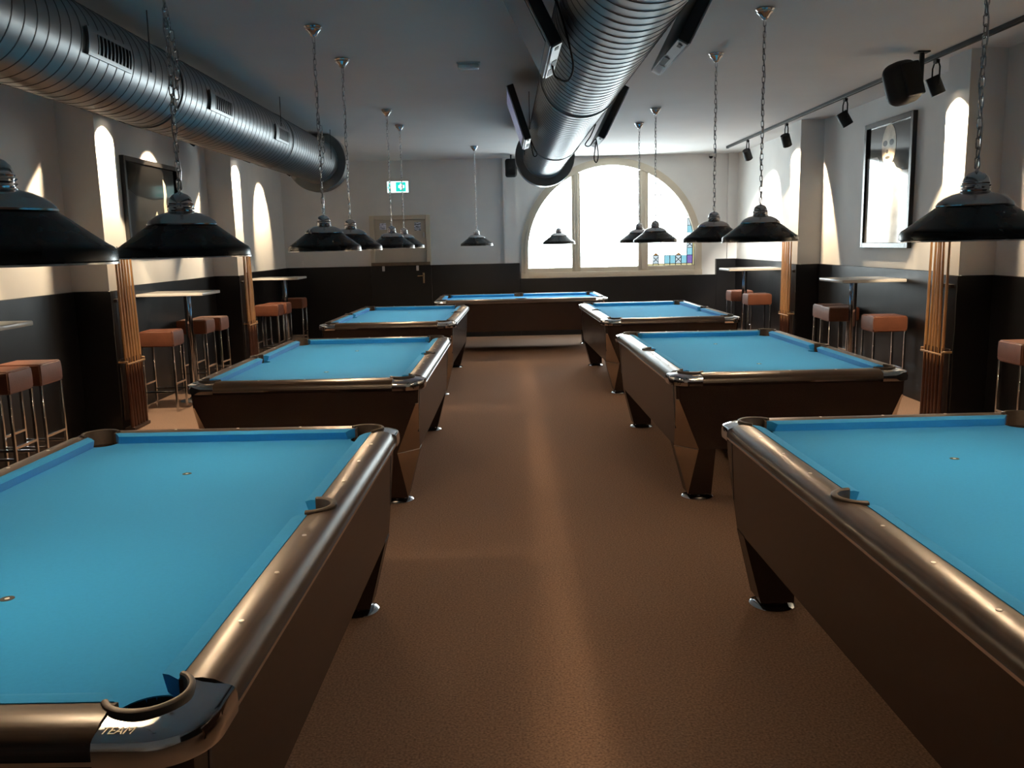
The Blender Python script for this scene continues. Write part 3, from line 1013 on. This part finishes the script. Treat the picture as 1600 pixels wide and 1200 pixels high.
def cable(label, pts):
    # smooth the polyline with Catmull-Rom
    P = [Vector(p) for p in pts]
    out = []
    for i in range(len(P) - 1):
        p0, p1, p2, p3 = P[max(i - 1, 0)], P[i], P[i + 1], P[min(i + 2, len(P) - 1)]
        for s in range(8):
            t = s / 8
            out.append(.5 * ((2 * p1) + (-p0 + p2) * t + (2 * p0 - 5 * p1 + 4 * p2 - p3) * t * t + (-p0 + 3 * p1 - 3 * p2 + p3) * t ** 3))
    out.append(P[-1])
    tag(obj('power_cable', tube_mesh('cable', out, .005, 'black_plastic', 6)), label, 'cable')
cable('black cable looping from the near left television across the duct', [(.16, 4.02, 2.75), (.245, 4.02, 2.62), (.30, 4.08, 2.47), (.335, 4.25, 2.385), (.32, 4.45, 2.36), (.27, 4.55, 2.40), (.25, 4.45, 2.43)])
cable('thin cable dangling from the far left television', [(.235, 7.55, 2.43), (.26, 7.6, 2.38), (.29, 7.7, 2.33), (.262, 7.75, 2.325), (.235, 7.6, 2.42)])
cable('black cable looped under the far right television before the window', [(.78, 7.55, 2.55), (.74, 7.6, 2.46), (.70, 7.65, 2.40), (.735, 7.65, 2.385), (.78, 7.55, 2.43), (.775, 7.55, 2.36), (.765, 7.55, 2.27), (.785, 7.55, 2.24), (.80, 7.55, 2.30), (.785, 7.55, 2.42)])

# ------------------------------------------------------------------ ceiling bits
ef = thing('ceiling_light', 'small square glass emergency light on the ceiling', 'ceiling light', (-.26, 7.24, ZC))
obj('base_plate', box_mesh('base', .19, .12, .012, 'white_plastic', .003, 1, off=(0, 0, -.006)), ef)
obj('glass_cover', box_mesh('cover', .17, .10, .035, 'cover_glass', .012, 3, off=(0, 0, -.028)), ef)
cv = thing('security_camera', 'tiny black dome camera in the right corner under the ceiling', 'camera', (3.49, YB - .06, 2.955))
obj('mount', lathe_mesh('m', [(0, .03), (.03, .03), (.034, .0), (0, 0)], 'white_plastic', 16), cv)
obj('dome', lathe_mesh('d', [(.033, 0), (.030, -.02), (.018, -.034), (0, -.04)], 'black_plastic', 16), cv)
sp = thing('loudspeaker', 'black loudspeaker hanging behind the duct end by the window', 'loudspeaker', (.12, 14.55, 2.66))
obj('cabinet', box_mesh('cab', .19, .18, .29, 'satin_black', .04, 4, off=(0, 0, .13)), sp)
obj('grille_front', box_mesh('gr', .15, .02, .24, 'black_plastic', .008, 2, off=(0, -.086, .13)), sp)
obj('bracket', tube_mesh('br', [(0, 0, .27), (0, 0, ZC - 2.66)], .012, 'black_plastic'), sp)

# ------------------------------------------------------------------ exit sign
ex = thing('exit_sign', 'lit green and white emergency exit sign above the door', 'sign', (-1.79, YB - .045, 2.56))
obj('casing', box_mesh('case', .37, .06, .20, 'white_plastic', .008, 2, off=(0, .01, 0)), ex)
obj('lit_face', box_mesh('face', .355, .01, .185, 'sign_white', .003, 1, off=(0, -.026, 0)), ex)
gs = obj('green_field', box_mesh('green', .165, .004, .155, 'sign_green', off=(.052, -.034, 0)), ex)
obj('white_cross', box_mesh('cv', .045, .004, .10, 'sign_white', off=(.062, -.038, .005)), gs)
obj('white_cross', box_mesh('ch', .10, .004, .045, 'sign_white', off=(.062, -.0385, .005)), gs)
obj('green_mark', box_mesh('mk', .016, .004, .13, 'sign_green', off=(-.135, -.034, -.005)), ex)
V = [(-.172, -.034, -.01), (-.150, -.034, .035), (-.150, -.034, -.05), (-.172, -.038, -.01), (-.150, -.038, .035), (-.150, -.038, -.05)]
obj('green_mark', mesh('arrow', V, [(0, 1, 2), (3, 5, 4), (0, 3, 4, 1), (1, 4, 5, 2), (2, 5, 3, 0)], 'sign_green'), ex)

# ------------------------------------------------------------------ track with spots
def aim(o, target):
    d = Vector(target) - o.location
    o.rotation_euler = d.to_track_quat('-Z', 'Y').to_euler()
def spot(label, x, y, target, power, angle, blend=.25, color=(1.0, .77, .50), energy_scale=1.0):
    t = thing('track_spot', label, 'spotlight', (x, y, 2.955), 0, 'spots on the ceiling tracks')
    obj('adapter', box_mesh('ad', .03, .06, .03, 'satin_black', .004, 1, off=(0, 0, -.012)), t)
    hz = -.20
    d = (Vector(target) - Vector((x, y, 2.955 + hz))).normalized()
    q = d.to_track_quat('-Z', 'Y')
    head = obj('lamp_head', lathe_mesh('head', [(0, .075), (.052, .075), (.056, .070), (.056, -.070), (.050, -.072), (.046, -.055), (.0, -.052)], 'satin_black', 28), t, (0, 0, hz))
    head.rotation_mode = 'QUATERNION'
    head.rotation_quaternion = q
    lens = obj('lens', lathe_mesh('lens', [(0, -.0535), (.040, -.0535), (.044, -.054)], 'lens_glow', 20), head)
    for s in (-1, 1):
        obj('yoke', tube_mesh('yk', [(0, s * .035, -.02), (0, s * .06, -.06), (0, s * .062, hz)], .007, 'satin_black', 6), t)
    ld = bpy.data.lights.new('spot_beam', 'SPOT')
    ld.energy = power
    ld.spot_size = math.radians(angle)
    ld.spot_blend = blend
    ld.color = color
    ld.shadow_soft_size = .03
    lo = bpy.data.objects.new('spot_beam', ld)
    COL.objects.link(lo)
    lo.parent = t
    lo.location = Vector((0, 0, hz)) + d * .085
    lo.rotation_mode = 'QUATERNION'
    lo.rotation_quaternion = q
TRX, TLX = 3.48, -3.27
def track(label, x, y0, y1):
    t = thing('light_track', label, 'light track', (x, 0, ZC))
    obj('rail_profile', box_mesh('tr', .036, y1 - y0, .034, 'satin_black', .003, 1, off=(0, (y0 + y1) / 2, -.017)), t)
    obj('end_cap', box_mesh('cap', .04, .02, .038, 'black_plastic', .003, 1, off=(0, y1, -.019)), t)
track('long black ceiling track along the right wall', TRX, 0.5, 13.9)
track('long black ceiling track hidden behind the left duct', TLX, 0.5, 14.0)
spot('black track spot nearest beside the hanging speaker', TRX, 7.26, (XPR, 7.245, 2.34), SPOT_W * 1.25, 94, .10)
spot('black tilted track spot above the framed portrait', TRX, 9.15, (XR, 9.1, 1.95), SPOT_W * .36, 58, .3)
spot('black track spot above the far right cue rack', TRX, 11.02, (XPR, 11.19, 2.34), SPOT_W * 1.25, 94, .10)
spot('black track spot farthest along the right track', TRX, 12.75, (XR, 13.25, 1.85), SPOT_W * 2.0, 80, .5, (1.0, .93, .82))
spot('black track spot on the right track, outside the view', TRX, 5.4, (XR, 5.3, 1.7), SPOT_W, 60, .3)
spot('black track spot above the near left cue rack', TLX, 7.80, (XPL, 7.805, 2.34), SPOT_W * 1.25, 94, .10)
spot('black track spot above the left framed picture', TLX, 9.55, (XL, 9.55, 2.26), SPOT_W * .6, 70, .3)
spot('black track spot above the far left cue rack', TLX, 11.50, (XPL, 11.515, 2.34), SPOT_W * 1.25, 94, .10)
spot('black track spot farthest along the left track', TLX, 13.7, (XL, 13.75, 2.20), SPOT_W * .7, 66, .35)
spot('black track spot on the left track, outside the view', TLX, 5.9, (XL, 5.9, 1.8), SPOT_W, 55, .3)
# hanging speaker on the right
hs = thing('loudspeaker', 'rounded black loudspeaker on a bracket beside the right track', 'loudspeaker', (3.14, 7.1, 2.755))
c = obj('cabinet', box_mesh('cab', .23, .24, .33, 'black_plastic', .085, 6), hs, (0, 0, 0), (math.radians(-8), math.radians(-12), math.radians(20)))
obj('front_grille', box_mesh('gr', .17, .03, .26, 'satin_black', .014, 3, off=(0, -.118, 0)), c)
obj('wall_bracket', tube_mesh('br', [(.10, .03, .0), (.17, .05, .0), (.17, .05, .245)], .02, 'black_plastic'), hs)
obj('bracket_plate', box_mesh('pl', .10, .08, .012, 'black_plastic', .002, 1, off=(.17, .05, .239)), hs)

# ------------------------------------------------------------------ framed pictures
def poly_print(name, pts, y, mat, parent):
    """pts in (u, v) on the picture plane, y its stand-off"""
    V = [(u, y, v) for u, v in pts]
    n = len(V)
    V += [(u, y + .0008, v) for u, v in pts]
    F = [tuple(range(n)), tuple(range(2 * n - 1, n - 1, -1))] + [(i, (i + 1) % n, n + (i + 1) % n, n + i) for i in range(n)]
    return obj(name, mesh(name, V, F, mat), parent)
def ellipse(cx, cz, a, b, n=28):
    return [(cx + a * math.cos(2 * PI * i / n), cz + b * math.sin(2 * PI * i / n)) for i in range(n)]
def picture(label, x, y, z, w, h, rz, frame, fw):
    t = thing('framed_picture', label, 'picture', (x, y, z), rz)
    # local: u along x, picture faces -y
    for s in (-1, 1):
        obj('frame_side', box_mesh('fs', fw, .045, h, frame, .004, 1, off=(s * (w - fw) / 2, -.0225, h / 2)), t)
        obj('frame_side', box_mesh('ft', w - 2 * fw, .045, fw, frame, .004, 1, off=(0, -.0225, fw / 2 if s < 0 else h - fw / 2)), t)
    return t
# right wall: faces -x  -> rotate so that local -y points to -x
pr = picture('tall framed black and white portrait print on the right wall', XR, 9.12, 1.45, 1.14, 1.30, -PI / 2, 'frame_black', .055)
obj('print', box_mesh('bgd', 1.05, .012, 1.21, 'print_dark', off=(0, -.012, .65)), pr)
poly_print('print_shape', [(-.52, .05), (-.26, .05), (-.23, .50), (-.215, .90), (-.27, .94), (-.52, .945)], -.0196, 'print_pale', pr)
poly_print('print_shape', [(-.20, .05), (.52, .05), (.52, .755), (.34, .765), (.20, .80), (.12, .86), (-.04, .86), (-.12, .76), (-.13, .50), (-.18, .34)], -.0198, 'print_pale', pr)
poly_print('print_shape', ellipse(.0, 1.035, .165, .212), -.021, 'print_skin', pr)
for u in (-.085, .065):
    poly_print('print_shape', ellipse(u, 1.06, .052, .030, 16), -.0222, 'print_deep', pr)
poly_print('print_shape', ellipse(-.02, .915, .055, .014, 16), -.0222, 'print_mid', pr)
poly_print('print_shape', ellipse(-.03, .975, .028, .020, 16), -.0222, 'print_mid', pr)
poly_print('print_shape', [(-.26, .05), (-.17, .05), (-.13, .26), (-.11, .36), (-.18, .33), (-.23, .20)], -.0212, 'print_mid', pr)
# left wall: faces +x
pl = picture('wide framed dark photograph print on the left wall', XL, 9.54, 1.60, 1.46, .92, PI / 2, 'frame_black', .05)
obj('print', box_mesh('bgd', 1.37, .012, .83, 'print_dark', off=(0, -.012, .46)), pl)
poly_print('print_shape', [(-.68, .87), (-.66, .62), (-.40, .54), (0, .52), (.40, .56), (.66, .66), (.68, .87)], -.0196, 'print_deep', pl)
poly_print('print_shape', [(.30, .76), (.36, .70), (.38, .60), (.35, .52), (.36, .40), (.34, .20), (.30, .20), (.28, .36), (.27, .48), (.30, .58)], -.0202, 'print_skin', pl)
poly_print('print_shape', [(.02, .36), (.07, .40), (.12, .30), (.13, .12), (.07, .12), (.05, .24)], -.0202, 'print_skin', pl)

# ------------------------------------------------------------------ cue racks and cues
CM_ = {}
CM_['shaft'] = tube_mesh('shaft', [(0, 0, .62), (0, 0, 1.1), (0, 0, 1.57)], [.0145, .0125, .0085], 'cue_maple', 10)
CM_['splice'] = lathe_mesh('splice', [(.0142, .44), (.0138, .62)], 'cue_maple', 10)
CM_['butt'] = tube_mesh('butt', [(0, 0, 0), (0, 0, .02), (0, 0, .62)], [.0155, .0165, .0137], 'cue_butt', 10)
CM_['tip'] = tube_mesh('tip', [(0, 0, 1.57), (0, 0, 1.595)], [.0085, .008], 'white_inlay', 8)
# maple prongs running down into the dark butt
V, F = [], []
for q in range(4):
    a = q * PI / 2
    r = .0149
    i = len(V)
    for (da, z) in ((-.55, .625), (.55, .625), (0, .47)):
        V.append((r * math.cos(a + da), r * math.sin(a + da), z))
    V.append((r * 1.03 * math.cos(a), r * 1.03 * math.sin(a), .60))
    F += [(i, i + 3, i + 2), (i + 3, i + 1, i + 2), (i, i + 1, i + 3)]
CM_['splice'] = mesh('splice', V, F, 'cue_maple')
ORD = ['first', 'second', 'third', 'fourth', 'fifth', 'sixth']
def cue_rack(which, xf, side, ya, yb):
    """xf: front face of the pilaster, side +1 -> rack stands out towards +x"""
    t = thing('cue_rack', f'wooden cue rack on the {which} pilaster', 'cue rack', (xf, (ya + yb) / 2, 0))
    w = yb - ya
    obj('base_block', box_mesh('base', .09, w, .03, 'rack_dark', .006, 2, off=(side * .048, 0, .016)), t)
    obj('back_board', box_mesh('backb', .012, w - .02, .55, 'rack_dark', .003, 1, off=(side * .008, 0, .37)), t)
    b = obj('holder_bar', box_mesh('bar', .014, w + .02, .016, 'rack_wood', .004, 1, off=(side * .085, 0, .60)), t)
    for s in (-1, 1):
        obj('holder_arm', box_mesh('arm', .085, .014, .018, 'rack_wood', .003, 1, off=(side * .045, s * (w / 2 + .006), .62)), b)
    obj('clip_strip', box_mesh('clip', .03, w - .02, .03, 'rack_dark', .004, 1, off=(side * .018, 0, 1.16)), t)
    for i in range(6):
        yy = ya + .028 + (w - .056) * i / 5
        c = thing('pool_cue', f'wooden pool cue in the {which} rack, {ORD[i]} from the viewer', 'pool cue', (xf + side * .066, yy, .032), 0, 'pool cues in the wall racks')
        c.rotation_euler = (random.uniform(-.006, .006), -side * .012, random.uniform(0, 1.5))
        for n in ('butt', 'splice', 'shaft', 'tip'):
            obj(n, CM_[n], c)
cue_rack('near left', XPL + D, 1, *PIL_L[0])
cue_rack('far left', XPL + D, 1, *PIL_L[1])
cue_rack('near right', XPR - D, -1, *PIL_R[0])
cue_rack('far right', XPR - D, -1, *PIL_R[1])

# ------------------------------------------------------------------ bar tables
def bar_table(label, x_wall, x_edge, y0, y1):
    cx, cy = (x_wall + x_edge) / 2, (y0 + y1) / 2
    t = thing('bar_table', label, 'bar table', (cx, cy, 0), 0, 'high bar tables along the walls')
    w, d = abs(x_wall - x_edge) - .01, y1 - y0
    obj('table_top', box_mesh('top', w - .006, d - .006, .03, 'table_top', .003, 1, off=(0, 0, 1.140)), t)
    obj('edge_band', box_mesh('edge', w, d, .028, 'table_edge', .004, 2, off=(0, 0, 1.1385)), t)
    s = 1 if x_edge > x_wall else -1
    obj('column', tube_mesh('col', [(s * .08, 0, .03), (s * .08, 0, 1.125)], .037, 'chrome', 24), t)
    obj('mount_plate', box_mesh('mp', .22, .22, .012, 'black_plastic', .002, 1, off=(s * .08, 0, 1.118)), t)
    obj('base_plate', lathe_mesh('bp', [(0, 0), (.15, 0), (.15, .008), (.13, .018), (.06, .03), (.04, .05), (0, .05)], 'soft_chrome', 32), t, (s * .08, 0, 0))
bar_table('high bar table cut off by the left edge', XL + D, -3.06, 5.05, 5.65)
bar_table('high bar table under the left framed picture', XL + D, -3.07, 8.86, 9.42)
bar_table('high bar table in the far left corner', XL + D, -3.04, 12.82, 13.42)
bar_table('high bar table under the portrait on the right wall', XR - D, 3.29, 8.56, 9.20)
bar_table('high bar table in the far right corner', XR - D, 3.16, 12.42, 13.02)

# ------------------------------------------------------------------ bar stools
SX, SY, SH, SZ = .33, .30, .155, .81
STM = {}
bm = bmesh.new()
bmesh.ops.create_cube(bm, size=1.0)
bmesh.ops.subdivide_edges(bm, edges=list(bm.edges), cuts=4, use_grid_fill=True)
for v in bm.verts:
    puff = .006 * (1 - (2 * v.co.x) ** 2) * (1 - (2 * v.co.y) ** 2)
    side = .004 * (1 - (2 * v.co.z) ** 2)
    v.co = Vector((v.co.x * SX + (side if v.co.x > .49 else -side if v.co.x < -.49 else 0),
                   v.co.y * SY + (side if v.co.y > .49 else -side if v.co.y < -.49 else 0),
                   v.co.z * SH + (puff if v.co.z > .49 else 0) + SZ - SH / 2 - .006))
sharp = [e for e in bm.edges if len(e.link_faces) == 2 and e.calc_face_angle() > 1.0]
bmesh.ops.bevel(bm, geom=sharp, offset=.010, segments=3, affect='EDGES')
STM['seat'] = bm_mesh('seat', bm, 'brown_leather', True, 50)
STM['seam'] = box_mesh('seam', SX + .005, SY + .005, .005, 'brown_leather', .002, 1, off=(0, 0, SZ - SH + .022))
STM['leg'] = box_mesh('leg', .02, .02, SZ - SH - .004, 'soft_chrome', .002, 1, off=(0, 0, (SZ - SH) / 2 - .002))
STM['glide'] = lathe_mesh('glide', [(0, 0), (.014, 0), (.014, .008), (0, .008)], 'black_plastic', 10)
STM['bar_x'] = box_mesh('bar', SX - .04, .018, .02, 'soft_chrome', .002, 1)
STM['bar_y'] = box_mesh('bar', .018, SY - .04, .02, 'soft_chrome', .002, 1)
def stool(label, x, y, rz=0.0):
    t = thing('bar_stool', label, 'bar stool', (x, y, 0), rz, 'brown cube bar stools')
    s = obj('seat', STM['seat'], t)
    obj('seat_seam', STM['seam'], s)
    for a in (-1, 1):
        for b in (-1, 1):
            lg = obj('leg', STM['leg'], t, (a * (SX / 2 - .014), b * (SY / 2 - .014), 0))
    for a in (-1, 1):
        obj('footrest', STM['bar_y'], t, (a * (SX / 2 - .014), 0, .28))
        obj('footrest', STM['bar_x'], t, (0, a * (SY / 2 - .014), .20))
STOOLS = [
    ('brown leather cube stool at the left edge, nearer of the two there', -3.34, 5.92, 'L', 0),
    ('brown leather cube stool at the left edge, farther of the two there', -3.32, 6.29, 'L', 0),
    ('brown leather cube stool alone before the near left bar table', -3.28, 8.67, 'L', .02),
    ('brown leather cube stool nearer of the pair beyond the near left bar table', -3.38, 9.93, 'L', 0),
    ('brown leather cube stool farther of the pair beyond the near left bar table', -3.33, 10.28, 'L', 0),
    ('brown leather cube stool nearest of three in the far left corner', -3.18, 12.30, 'L', 0),
    ('brown leather cube stool middle of three in the far left corner', -3.15, 12.63, 'L', 0),
    ('brown leather cube stool farthest of three in the far left corner', -3.18, 13.78, 'L', 0),
    ('brown leather cube stool at the right edge of the view', 3.61, 6.20, 'R', 0),
    ('brown leather cube stool alone before the right bar table under the portrait', 3.56, 8.57, 'R', 0),
    ('brown leather cube stool nearer of the pair beyond the portrait bar table', 3.56, 9.74, 'R', 0),
    ('brown leather cube stool farther of the pair beyond the portrait bar table', 3.60, 10.08, 'R', 0),
    ('brown leather cube stool nearer in the far right corner', 3.39, 12.38, 'R', 0),
    ('brown leather cube stool farther in the far right corner', 3.37, 13.24, 'R', 0),
]
for (lb, xe, yc, s, rz) in STOOLS:
    stool(lb, xe - SX / 2 if s == 'L' else xe + SX / 2, yc, rz)
